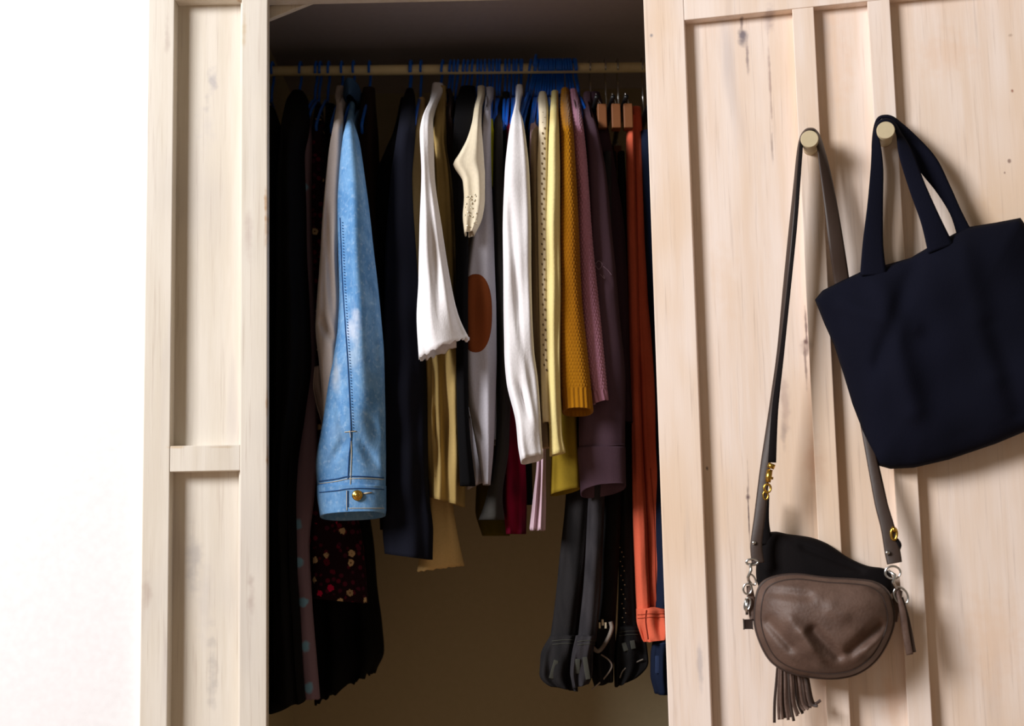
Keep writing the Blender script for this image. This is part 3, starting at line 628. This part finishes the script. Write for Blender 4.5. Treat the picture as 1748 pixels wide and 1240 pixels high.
# knits
m_must = fab('mustard_wool', (166, 110, 14), (148, 92, 8), 500, .5, sheen=.1)
garment('mustard_sweater', 'sweater', 'chunky mustard knit sweater with a ribbed cuff', m_must, [(153, 958, 970), (200, 956, 976), (300, 957, 983), (400, 955, 988), (500, 955, 992), (600, 956, 1002), (660, 957, 1008), (702, 960, 1012)], .115, .055, 230, body=(966, 600), hang=(962, 961, 'mustard sweater'), folds=(.02, 3), knit=(.0048, .0058, .00065), rib=.034, hem=(2, 2, -5))
m_mauve = fab('dusty_pink_wool', (190, 134, 158), (170, 116, 138), 500, .5, sheen=.1)
garment('pink_sweater', 'sweater', 'dusty pink chunky knit sweater right of the mustard one', m_mauve, [(155, 972, 984), (180, 973, 990), (260, 978, 1000), (340, 984, 1006), (400, 985, 1010), (500, 989, 1020), (600, 998, 1030), (686, 1012, 1038)], .14, .05, 230, body=(985, 600), hang=(972, 980, 'dusty pink sweater'), folds=(.02, 3), knit=(.0048, .0058, .0006), rib=.016, hem=(5, -2, 0))
# purple sweatshirt
m_purp = fab('plum_sweatshirt', (90, 68, 79), (78, 58, 69), 300, .3)
rt, sl = garment('sweatshirt', 'sweatshirt', 'dull plum sweatshirt with a wide cuff open at the bottom', m_purp, [(160, 996, 1010), (180, 993, 1010), (230, 998, 1022), (300, 1003, 1035), (400, 1006, 1045), (470, 1003, 1052), (560, 998, 1060), (650, 992, 1068), (740, 988, 1067), (772, 989, 1067)], .165, .05, 235, body=(1010, 700), hang=(978, 987, 'plum sweatshirt'), folds=(.04, 4), inner=False, creases=((1018, 455, 1035, 462, 5, -.004), (1028, 480, 1045, 490, 4, .004), (1010, 620, 1020, 770, 7, .006)))
mobj('cuff', *loft([(764, 987, 1067.5), (772, 986, 1068), (800, 988, 1068), (838, 991, 1069)], .165, .056, None, folds=(.01, 4), seed=3, hem=(6, -8, -10), rows=24, thick=.003), m_purp, rt)
bt = bvh(sl); mobj('seam', *join(on(bt, [(990, 768), (1028, 762), (1066, 759)], .0004, 10, .0012)), m_purp, rt)
mobj('embroidery', *join(on(bt, [(1016, 452), (1022, 446), (1028, 452), (1022, 460), (1016, 452)], .0004, 6, .0008), on(bt, [(1030, 455), (1038, 462), (1044, 470)], .0004, 6, .0008), on(bt, [(1024, 468), (1032, 476), (1030, 470)], .0004, 6, .0008)), fab('plum_thread', (140, 116, 130)), rt)
m_purp2 = fab('deep_plum_cloth', (64, 44, 54), (54, 38, 46))
garment('cotton_shirt', 'shirt', 'deep plum shirt partly hidden right of the plum sweatshirt', m_purp2, [(160, 1006, 1024), (200, 1008, 1034), (300, 1028, 1052), (400, 1038, 1066), (470, 1042, 1070), (600, 1048, 1074), (722, 1055, 1080)], .225, .05, 250, folds=(.1, 3), hang=(968, 975, 'deep plum shirt'))

# --- extra blue hangers, seen mainly as hooks
for a_, b_, w_ in ((776, 771, 'between the khaki dress hanger and the lace edged blouse'), (800, 795, 'just right of the black top hanger'), (808, 803, 'just left of the cream sequin tee hanger'),
                   (822, 820, 'between the cream sequin tee and the grey cardigan'), (854, 853, 'between the charcoal dress and the narrow black top'), (870, 869, 'between the narrow black top and the burgundy top'), (883, 881, 'between the burgundy top and the dark green top')):
    blue_hanger(a_, b_, 'bare blue hanger ' + w_, 'blue hangers over the middle of the rod', twist=(a_ % 7 - 3) * .02)
for a_, b_ in ((920, 908), (924, 914), (928, 922), (932, 927), (936, 931), (939, 936), (946, 946), (953, 955), (957, 958), (965, 969)):
    blue_hanger(a_, b_, 'blue hanger in the dense bunch of hooks above the cream and mustard knits', 'dense bunch of blue hangers', up=0, twist=(a_ % 5 - 2) * .02)
blue_hanger(917, 905, 'blue hanger whose hook rises highest above the rod in the dense bunch', None, up=.009)
blue_hanger(981, 988, 'bare blue hanger at the right end of the dense bunch')

# --- trousers
def leg(outl, Y, dep, **kw): return loft(outl, Y, dep, None, **kw)
clip_hanger(1007, 0, .010, 'metal hook trouser hanger holding the leftmost black jeans')
clip_hanger(1033, 0, .006, 'metal hook trouser hanger holding the fringed waist black jeans')
clip_hanger(1054, 0, .004, 'metal hook trouser hanger holding the coral trousers')
clip_hanger(1096, 0, .002, 'metal hook trouser hanger nearest the pink wooden door')
def jeans(cat_label, mat, legs, waist, Y, dep, mat2, loops=(), name='jeans', cat='jeans', seed=0, label_w=None):
    pts = legs[0]; z0 = P(pts[-1][1], waist[-1][0], Y).z
    root = thing(name, (P((waist[-1][1] + waist[-1][2]) / 2, waist[-1][0], Y).x, Y, z0), cat_label, cat)
    for i, L in enumerate(legs): mobj('trouser_leg', *leg(L, Y + .012 * i, dep, folds=(.07, 4), seed=seed + i, inner=False), mat, root)
    w = mobj('waistband', *leg(waist, Y - .004, dep + .02, folds=(.16, 6), seed=seed + 5, hem=waist_h, rows=20, thick=.004), mat, root)
    t = bvh(w)
    a = waist[0]; b = waist[-1]
    s1_ = on(t, [(a[1] + 3, a[0] + 10), ((a[1] + a[2]) / 2, a[0] + 8), (a[2] - 3, a[0] + 8)], .0006, 8, .0007)
    s2_ = on(t, [(a[1] + 3, a[0] + 16), ((a[1] + a[2]) / 2, a[0] + 14), (a[2] - 3, a[0] + 14)], .0006, 8, .0007)
    mobj('seam', *join(s1_, s2_), mat2, root)
    for (x0, y0, x1, y1) in loops:
        p, q2 = hit(t, x0, y0, .002), hit(t, x1, y1, .002)
        if p and q2:
            d = (q2 - p); sx = V((0, 0, 1)).cross(d).cross(d).normalized() if False else V((1, 0, 0))
            fv = d.normalized(); sd = (fv.cross(V((0, -1, 0)))).normalized(); up_ = sd.cross(fv)
            mobj('belt_loop', *box((0, -.0045, -.0015), (d.length, .0035, .0014), .0006, (p, fv, sd, up_)), mat2, root)
    return root
m_bj = fab('washed_black_denim', (40, 38, 39), (29, 28, 29), 380, .5, big=20); m_bj2 = fab('black_denim_stitch', (70, 70, 64))
m_bj3 = fab('deep_black_denim', (30, 29, 30), (24, 23, 24), 380, .5)
waist_h = (-6, 3, -2)
jeans('washed black jeans hung upside down, leftmost of the dark pairs', m_bj, [[(250, 1012, 1026), (400, 1000, 1030), (700, 975, 1016), (850, 966, 1008), (950, 956, 1000), (1050, 945, 988), (1100, 938, 982)], [(260, 1016, 1034), (700, 985, 1020), (900, 976, 1010), (1100, 955, 990)]], [(1085, 940, 984), (1120, 922, 984), (1150, 920, 985), (1178, 940, 986)], .235, .035, m_bj2, [(950, 1128, 940, 1158)], seed=60)
waist_h = (4, -4, -2)
jeans('faded charcoal jeans with double belt loops, second of the dark pairs', fab('faded_charcoal_denim', (58, 55, 58), (42, 40, 43), 380, .5, big=20), [[(262, 1030, 1044), (400, 1022, 1044), (700, 1010, 1036), (850, 1004, 1032), (1000, 996, 1026), (1095, 986, 1018)]], [(1086, 983, 1018), (1120, 976, 1012), (1150, 974, 1010), (1172, 978, 1004)], .205, .03, m_bj2, [(985, 1125, 987, 1150), (998, 1122, 1002, 1160)], seed=70)
waist_h = (2, -6, -2)
jt = jeans('deep black jeans with a pale frayed fly, third of the dark pairs', m_bj3, [[(262, 1040, 1052), (500, 1034, 1060), (850, 1028, 1060), (1000, 1022, 1054), (1080, 1012, 1050)]], [(1060, 1012, 1050), (1090, 1006, 1050), (1140, 1006, 1048), (1170, 1014, 1048)], .25, .035, m_bj2, [], seed=80)
Pb = lambda x, y: P(x, y, .212)
for pts, r in ((([(1010, 1104), (1022, 1112), (1036, 1094), (1044, 1074), (1042, 1062)]), .0035), (([(1026, 1118), (1040, 1128), (1044, 1140), (1030, 1160), (1010, 1178)]), .0014)):
    mobj('frayed_edge', *sweep([Pb(x, y) for x, y in smooth_open(pts, 6)], r, 8), fab('frayed_denim' + str(r), (150, 138, 128), (90, 82, 76), 200, .8), jt)
for k in range(4): mobj('belt_loop', *box(tuple(Pb(1017 + k * 5, 1068 + (k % 2) * 5)), tuple(Pb(1020 + k * 5, 1060 + (k % 2) * 5) + V((0, -.005, .002)))), m_thread, jt, False)
waist_h = (2, -8, -2)
jt = jeans('black studded jeans, rightmost of the dark pairs beside the coral trousers', m_bj3, [[(262, 1054, 1066), (500, 1056, 1076), (850, 1058, 1080), (1000, 1056, 1084), (1090, 1054, 1090)]], [(1070, 1054, 1092), (1100, 1050, 1104), (1130, 1048, 1106), (1172, 1050, 1070)], .262, .035, m_bj2, [(1066, 1098, 1070, 1112), (1078, 1094, 1080, 1108)], seed=90)
st = []
for k in range(20):
    p = P(1058 + (k % 3) * 3 + k * .3, 935 + k * 8, .239); st.append(sweep([p, p + V((0, -.001, 0))], .0011, 8))
o = mobj('studs', *join(*st), plain('dull_stud', (150, 140, 110), .4, .8), jt); o['kind'] = 'stuff'
mobj('frayed_edge', *sweep([P(x, y, .235) for x, y in smooth_open([(1058, 1158), (1064, 1145), (1078, 1135), (1098, 1126)], 6)], .0012, 8), fab('frayed_denim_edge', (140, 130, 120)), jt)
# coral trousers
m_coral = fab('coral_cotton', (222, 104, 76), (206, 92, 66), 300, .35, big=12)
waist_h = (-4, -10, 0)
jt = jeans('coral red trousers hung upside down beside the pink wooden door', m_coral, [[(200, 1069, 1084), (300, 1069, 1085), (500, 1072, 1090), (700, 1077, 1094), (900, 1081, 1104), (1000, 1085, 1108), (1062, 1088, 1110)], [(186, 1074, 1094), (300, 1082, 1100), (500, 1086, 1106), (620, 1090, 1118), (760, 1096, 1128), (900, 1103, 1135), (1000, 1106, 1138), (1062, 1108, 1140)]],
           [(1040, 1086, 1139), (1060, 1087, 1140), (1080, 1092, 1139), (1100, 1098, 1137)], .24, .035, fab('dark_coral_seam', (170, 70, 48)), [], name='trousers', cat='trousers', seed=100)
bt = bvh([c for c in jt.children if c.name.startswith('trouser_leg')][1])
mobj('seam', *join(on(bt, [(1110, 800), (1117, 900), (1119, 1000), (1122, 1050)], .0004, 10, .0009)), fab('coral_seam', (180, 76, 54)), jt)
bt = bvh([c for c in jt.children if c.name.startswith('waistband')][0])
mobj('fly', *join(on(bt, [(1104, 1042), (1103, 1062), (1107, 1092)], .0008, 10, .0012)), fab('deep_coral_seam', (130, 46, 32)), jt)  # fly line in a deeper coral than the other seams
# navy jeans
waist_h = (0, 0, 0)
jt = jeans('dark navy jeans mostly hidden behind the pink wooden door', fab('navy_denim', (24, 32, 52), (18, 24, 42), 380, .5), [[(228, 1092, 1110), (400, 1098, 1116), (700, 1116, 1134), (1000, 1118, 1150), (1100, 1114, 1156)]], [(1085, 1116, 1158), (1120, 1111, 1160), (1150, 1111, 1160), (1184, 1118, 1156)], .25, .05, fab('navy_stitch', (46, 58, 88)), [(1124, 1120, 1124, 1150)], seed=110)
mobj('hem_cord', *sweep([P(x, y, .215) for x, y in smooth_open([(1137, 1060), (1130, 1090), (1133, 1110), (1139, 1120)], 6)], .001, 6), m_thread, jt)

# ------------------------------------------------------------------ bags on the door
def ribbon(pts, thick=.003, n=8):
    """pts: (px, py, n_offset, width_px, width_n)"""
    pp = smooth_open(pts, n); L = []; R = []
    for i, p in enumerate(pp):
        a = pp[max(0, i - 1)]; b = pp[min(len(pp) - 1, i + 1)]; t = np.array([b[0] - a[0], b[1] - a[1]]); t /= max(1e-6, np.hypot(*t))
        pr = np.array([-t[1], t[0]]) * p[3] / 2
        L.append(Q(p[0] + pr[0], p[1] + pr[1], p[2] + p[4] / 2)); R.append(Q(p[0] - pr[0], p[1] - pr[1], p[2] - p[4] / 2))
    vs = []; fs = []; N = len(pp)
    for i in range(N):
        t = ((L[min(i + 1, N - 1)] + R[min(i + 1, N - 1)]) - (L[max(i - 1, 0)] + R[max(i - 1, 0)])).normalized()
        w = (R[i] - L[i]).normalized(); th = t.cross(w).normalized() * thick / 2
        m = (L[i] + R[i]) / 2
        vs += [L[i] + th * .4, L[i] * .85 + R[i] * .15 + th, m + th * 1.2, R[i] * .85 + L[i] * .15 + th, R[i] + th * .4,
               R[i] - th * .4, R[i] * .85 + L[i] * .15 - th, m - th * 1.2, L[i] * .85 + R[i] * .15 - th, L[i] - th * .4]
    for i in range(N - 1):
        for k in range(10): fs.append([i * 10 + k, i * 10 + (k + 1) % 10, (i + 1) * 10 + (k + 1) % 10, (i + 1) * 10 + k])
    fs.append(list(range(10))[::-1]); fs.append([(N - 1) * 10 + k for k in range(10)])
    return vs, fs
def pouch(outl, ctr, n0, thick, back=.006, K=34, pw=2.4, creases=(), smooth=6, waves=0, seed=1):
    pp = smooth_closed(outl, smooth) if smooth > 1 else outl
    # resample sharp outlines
    if smooth <= 1:
        r = []
        for i in range(len(outl)):
            a = np.array(outl[i], float); b = np.array(outl[(i + 1) % len(outl)], float)
            m = max(2, int(np.hypot(*(b - a)) / 9))
            for k in range(m): r.append(a + (b - a) * k / m)
        pp = r
    N = len(pp); vs = []; fs = []; rnd = random.Random(seed); ph = [rnd.uniform(0, 6.28) for _ in range(6)]
    cc = np.array(ctr, float)
    def crease(x, y):
        d = 0
        for (x0, y0, x1, y1, w, a) in creases:
            vx, vy = x1 - x0, y1 - y0; tt = max(0, min(1, ((x - x0) * vx + (y - y0) * vy) / (vx * vx + vy * vy)))
            d += a * math.exp(-(math.hypot(x - x0 - tt * vx, y - y0 - tt * vy) / w) ** 2)
        return d
    for side in (1, -1):
        for i in range(K, 0, -1):
            if side == -1 and i == K: continue
            s = i / K
            for p in pp:
                q_ = cc + (np.array(p) - cc) * s
                if side == 1:
                    nn = n0 + thick * (1 - s ** pw) ** .5
                    nn += crease(q_[0], q_[1]) * min(1, (1 - s) * 6)
                    if waves: nn += waves * (math.sin(q_[0] * .021 + q_[1] * .011 + ph[0]) + .7 * math.sin(q_[0] * .043 - q_[1] * .02 + ph[1]) + .4 * math.sin(q_[1] * .05 + q_[0] * .03 + ph[2])) * min(1, (1 - s) * 5)
                else: nn = n0 - back * (1 - s ** 4) ** .5
                vs.append(Q(q_[0], q_[1], nn))
    for i in range(K - 1):
        for j in range(N): fs.append([i * N + j, i * N + (j + 1) % N, (i + 1) * N + (j + 1) % N, (i + 1) * N + j])
    b0 = K * N
    for j in range(N): fs.append([j, b0 + j, b0 + (j + 1) % N, (j + 1) % N])
    for i in range(K - 2):
        for j in range(N): fs.append([b0 + i * N + j, b0 + (i + 1) * N + j, b0 + (i + 1) * N + (j + 1) % N, b0 + i * N + (j + 1) % N])
    vs.append(Q(cc[0], cc[1], n0 + thick + crease(*cc))); k = len(vs) - 1
    for j in range(N): fs.append([k, (K - 1) * N + j, (K - 1) * N + (j + 1) % N])
    vs.append(Q(cc[0], cc[1], n0 - back)); k = len(vs) - 1
    for j in range(N): fs.append([k, b0 + (K - 2) * N + (j + 1) % N, b0 + (K - 2) * N + j])
    return vs, fs
def ringo(px, py, n, rpx, wire, sx=1, tilt=0, mat=None, ang=0):
    pts = []
    for k in range(24):
        a = 2 * PI * k / 24; x = math.cos(a) * rpx * sx; y = math.sin(a) * rpx
        x, y = x * math.cos(ang) - y * math.sin(ang), x * math.sin(ang) + y * math.cos(ang)
        pts.append(Q(px + x, py + y, n + tilt * math.cos(a)))
    return sweep(pts, wire, 8, True)

# navy tote
m_tote = fab('navy_canvas', (17, 18, 31), (13, 14, 25), 300, .35, big=5)
TO = [(1391, 512), (1404, 496), (1440, 478), (1470, 464), (1510, 453), (1555, 440), (1580, 425), (1612, 408), (1650, 388), (1700, 380), (1742, 372), (1758, 395), (1790, 480), (1830, 590), (1862, 684), (1800, 715), (1748, 738), (1700, 758), (1620, 785), (1560, 799), (1520, 801), (1498, 795), (1480, 755), (1455, 690), (1440, 640), (1424, 590), (1408, 555)]
tb = Q(1620, 800, .03)
tote = thing('tote_bag', tb, 'plain navy blue canvas tote bag hanging tilted from the right peg', 'bag')
mobj('body', *pouch(TO, (1620, 600), .022, .040, K=40, smooth=1, waves=.0035, pw=3.2, creases=((1500, 470, 1560, 700, 22, .010), (1560, 450, 1500, 620, 14, -.008), (1640, 420, 1700, 640, 24, .008), (1440, 520, 1560, 560, 16, .006), (1690, 560, 1740, 700, 20, -.006))), m_tote, tote)
mobj('handle', *ribbon([(1491, 470, .040, 46, .0), (1490, 420, .044, 36, 0), (1494, 350, .045, 27, .0), (1497, 290, .044, 22, .002), (1496, 250, .040, 15, .008), (1495, 228, .036, 6, .016), (1500, 211, .034, 3, .020), (1512, 205, .033, 3, .022), (1525, 211, .033, 4, .020), (1534, 228, .036, 8, .014), (1546, 262, .042, 24, .006), (1566, 320, .046, 29, 0), (1588, 375, .046, 34, 0), (1606, 425, .042, 46, 0)], .004), m_tote, tote)
mobj('handle', *ribbon([(1488, 474, .022, 34, 0), (1489, 420, .018, 24, 0), (1496, 300, .020, 18, .003), (1493, 240, .018, 8, .012), (1498, 206, .016, 3, .016), (1512, 199, .015, 3, .018), (1528, 205, .016, 4, .016), (1548, 232, .018, 22, .006), (1582, 278, .020, 36, .0), (1610, 322, .020, 26, 0), (1631, 362, .022, 20, 0), (1646, 398, .024, 26, 0)], .004), m_tote, tote)

# brown leather crossbody
def leather():
    t = NT('taupe_brown_leather', .56, spec=.38)
    n = t.noise(30, detail=4); n2 = t.noise(240, detail=3)
    c = t.mix(t.ramp(n, .3, .7), lin((100, 78, 68)), lin((80, 60, 51))); t.bump(t.math('ADD', t.math('MULTIPLY', n, 2), n2), .45, .0012)
    return t.col(c)
m_leather = leather(); m_dleather = plain('dark_leather', (52, 38, 33), .5, bs=.3)
BO = [(1288, 1022), (1298, 996), (1322, 983), (1360, 979), (1410, 985), (1460, 988), (1494, 993), (1516, 1008), (1526, 1032), (1529, 1062), (1518, 1096), (1498, 1128), (1470, 1150), (1436, 1160), (1396, 1160), (1352, 1152), (1318, 1134), (1298, 1104), (1286, 1064)]
bag = thing('crossbody_bag', Q(1408, 1162, .03), 'taupe brown leather crossbody bag hanging from the left peg', 'bag')
body = mobj('body', *pouch(BO, (1405, 1068), .042, .062, back=.03, K=44, pw=3.0, creases=((1350, 1060, 1380, 1110, 12, .006), (1312, 1062, 1350, 1105, 9, -.009), (1388, 1078, 1430, 1120, 10, -.010), (1452, 1112, 1500, 1070, 10, -.012), (1300, 1010, 1380, 1018, 9, -.005), (1370, 1080, 1400, 1130, 9, .007), (1420, 1040, 1440, 1050, 14, .004), (1400, 1020, 1500, 1035, 12, .002), (1480, 1110, 1505, 1090, 8, .006))), m_leather, bag)
bt = bvh(body)
so = []
cc = np.array((1405, 1070.))
for k, p in enumerate(smooth_closed(BO, 5)):
    h_ = hit(bt, *(cc + (np.array(p) - cc) * .885), .0002)
    if h_: so.append(h_)
mobj('seam', *sweep(so, .0011, 6, True), m_dleather, bag)
so = [hit(bt, *(cc + (np.array(p) - cc) * .975), .0) for p in smooth_closed(BO, 5)]
mobj('zip', *sweep([p for p in so if p], .0017, 6, True), m_dleather, bag)
# strap
PN = .040
m_strap = plain('brown_strap_leather', (58, 43, 36), .5, bs=.3)
mobj('strap', *ribbon([(1294, 962, .05, 22, 0), (1291, 930, .05, 20, 0), (1297, 880, .048, 19, .002), (1306, 800, .046, 17, .004), (1319, 700, .044, 13, .006), (1332, 600, .042, 11, .008), (1341, 500, .04, 10, .010), (1350, 400, .038, 8, .012), (1358, 320, .036, 7, .014), (1364, 262, .034, 7, .016), (1368, 236, .033, 4, .018), (1375, 224, .032, 3, .018), (1383, 221, .032, 3, .018), (1391, 224, .032, 4, .018), (1398, 240, .033, 9, .016), (1408, 290, .034, 17, .012), (1418, 350, .034, 22, .008), (1428, 420, .034, 26, .004), (1440, 500, .016, 26, 0), (1458, 620, .014, 20, 0), (1476, 720, .018, 17, 0), (1491, 800, .034, 18, 0), (1504, 860, .042, 22, 0), (1515, 900, .046, 24, 0), (1523, 940, .048, 27, 0), (1527, 962, .05, 26, 0)], .0035), m_strap, bag)
for (px, py) in ((1287, 927), (1515, 944)): 
    c = Q(px, py, .053); mobj('rivet', *sweep([c - DN * .001, c + DN * .0022, c + DN * .003], [.0032, .003, .0012], 12), m_chrome, bag)
hw = [('ring', ringo(1524, 978, .052, 11, .0016, 1.2)), ('clip', sweep([Q(1516, 975, .056), Q(1528, 982, .058), Q(1524, 994, .058), Q(1530, 1006, .056)], .0024, 8)), ('ring', ringo(1538, 1018, .05, 16, .0016, .7, ang=-.5)),
      ('ring', ringo(1284, 960, .052, 5, .0018, 2.0)), ('clip', sweep([Q(1281, 962, .054), Q(1282, 974, .056), Q(1277, 986, .055), Q(1279, 996, .053)], .0022, 8)), ('ring', ringo(1276, 1006, .052, 9, .0015, .8)), ('ring', ringo(1284, 990, .052, 10, .0014, .5, ang=-.5)), ('ring', ringo(1276, 1032, .052, 11, .0015, .45, ang=.2)),
      ('zip_pull', sweep([Q(1274, 1022, .052), Q(1275, 1050, .052)], .0022, 8))]
for nm, vf in hw: mobj(nm, *vf, m_chrome, bag)
mobj('end_tab', *box(tuple(Q(1269, 1074, .05)), tuple(Q(1285, 1058, .056)), .001), m_dleather, bag)
mobj('side_tab', *ribbon([(1279, 1000, .045, 10, 0), (1283, 1030, .045, 14, 0), (1286, 1060, .045, 12, 0)], .006), m_leather, bag)
mobj('side_tab', *ribbon([(1536, 1008, .045, 10, 0), (1530, 1030, .045, 16, 0), (1526, 1062, .045, 12, 0)], .006), m_leather, bag)
mobj('zip_pull', *ribbon([(1532, 1010, .056, 4, 0), (1540, 1040, .058, 11, 0), (1546, 1080, .056, 12, 0), (1553, 1118, .053, 12, 0)], .003), m_leather, bag)
mobj('zip_pull', *ribbon([(1540, 1020, .052, 4, 0), (1550, 1060, .052, 7, 0), (1560, 1114, .05, 8, 0)], .003), m_strap, bag)
rnd = random.Random(9)
for k in range(17):
    f = k / 16; x0 = 1328 + 46 * f; x1 = 1322 + 80 * f ** .9 + rnd.uniform(-2, 2); yb = 1236 - 34 * f ** 1.3 + rnd.uniform(-6, 6); nn = .034 + rnd.uniform(-.008, .010)
    mobj('tassel_strip', *ribbon([(x0, 1128, .036, 4, 0), (x0 + (x1 - x0) * .25 - 1, 1160, nn, 4.5, 0), (x0 + (x1 - x0) * .6 - 2, 1200, nn, 5, .001), (x1, yb, nn + .002, 5, .001)], .0015, 5), m_leather if k % 3 else m_strap, bag)

# black pouch behind it, own strap with brass clasp
m_bp = fab('black_nylon', (20, 16, 17), (16, 13, 14), 300, .3, rough=.8)
bp_ = thing('belt_pouch', Q(1405, 1040, .01), 'black fabric pouch with a brass clasp tucked behind the taupe leather bag', 'bag')
mobj('body', *pouch([(1294, 1000), (1292, 950), (1300, 915), (1322, 908), (1345, 912), (1385, 918), (1415, 930), (1448, 952), (1480, 966), (1512, 972), (1524, 990), (1520, 1016), (1470, 1040), (1400, 1050), (1330, 1045)], (1400, 985), .008, .022, back=.005, K=20, pw=3, waves=.001, creases=((1370, 935, 1470, 975, 5, -.004),)), m_bp, bp_)
mobj('strap', *ribbon([(1306, 930, .018, 26, 0), (1305, 890, .018, 16, 0), (1309, 845, .016, 9, 0)], .004), m_bp, bp_)
mobj('strap', *ribbon([(1318, 790, .056, 14, 0), (1323, 700, .054, 11, .002), (1335, 600, .052, 7, .008), (1348, 480, .050, 5, .010), (1358, 380, .048, 5, .010), (1366, 270, .048, 5, .010), (1369, 240, .046, 4, .008), (1376, 228, .045, 2.5, .008), (1384, 225, .045, 2.5, .008), (1391, 228, .043, 4, .006), (1402, 262, .022, 6, .004), (1412, 330, .020, 9, .004), (1424, 410, .018, 10, .002), (1440, 500, .008, 10, 0), (1480, 720, .012, 9, 0), (1502, 820, .030, 9, 0), (1520, 900, .038, 9, 0), (1528, 930, .04, 9, 0)], .003), m_bp, bp_)
mobj('clasp', *join(sweep([Q(1318, 792, .056), Q(1315, 800, .056)], .0055, 12), sweep([Q(1314, 802, .056), Q(1312, 815, .056), Q(1311, 824, .056)], [.0045, .0048, .0038], 12), sweep([Q(1311, 816, .056), Q(1320, 817, .056)], .002, 8), ringo(1310, 834, .056, 7, .0018, .8), ringo(1307, 846, .05, 7, .0014, .6)), m_gold, bp_)
mobj('clasp', *join(ringo(1526, 912, .05, 10, .0020, .5), sweep([Q(1524, 900, .05), Q(1528, 908, .052)], .003, 10)), m_gold, bp_)
mobj('end_clip', *ribbon([(1528, 920, .046, 8, 0), (1535, 930, .046, 8, 0), (1532, 940, .044, 8, 0)], .006), m_bp, bp_)
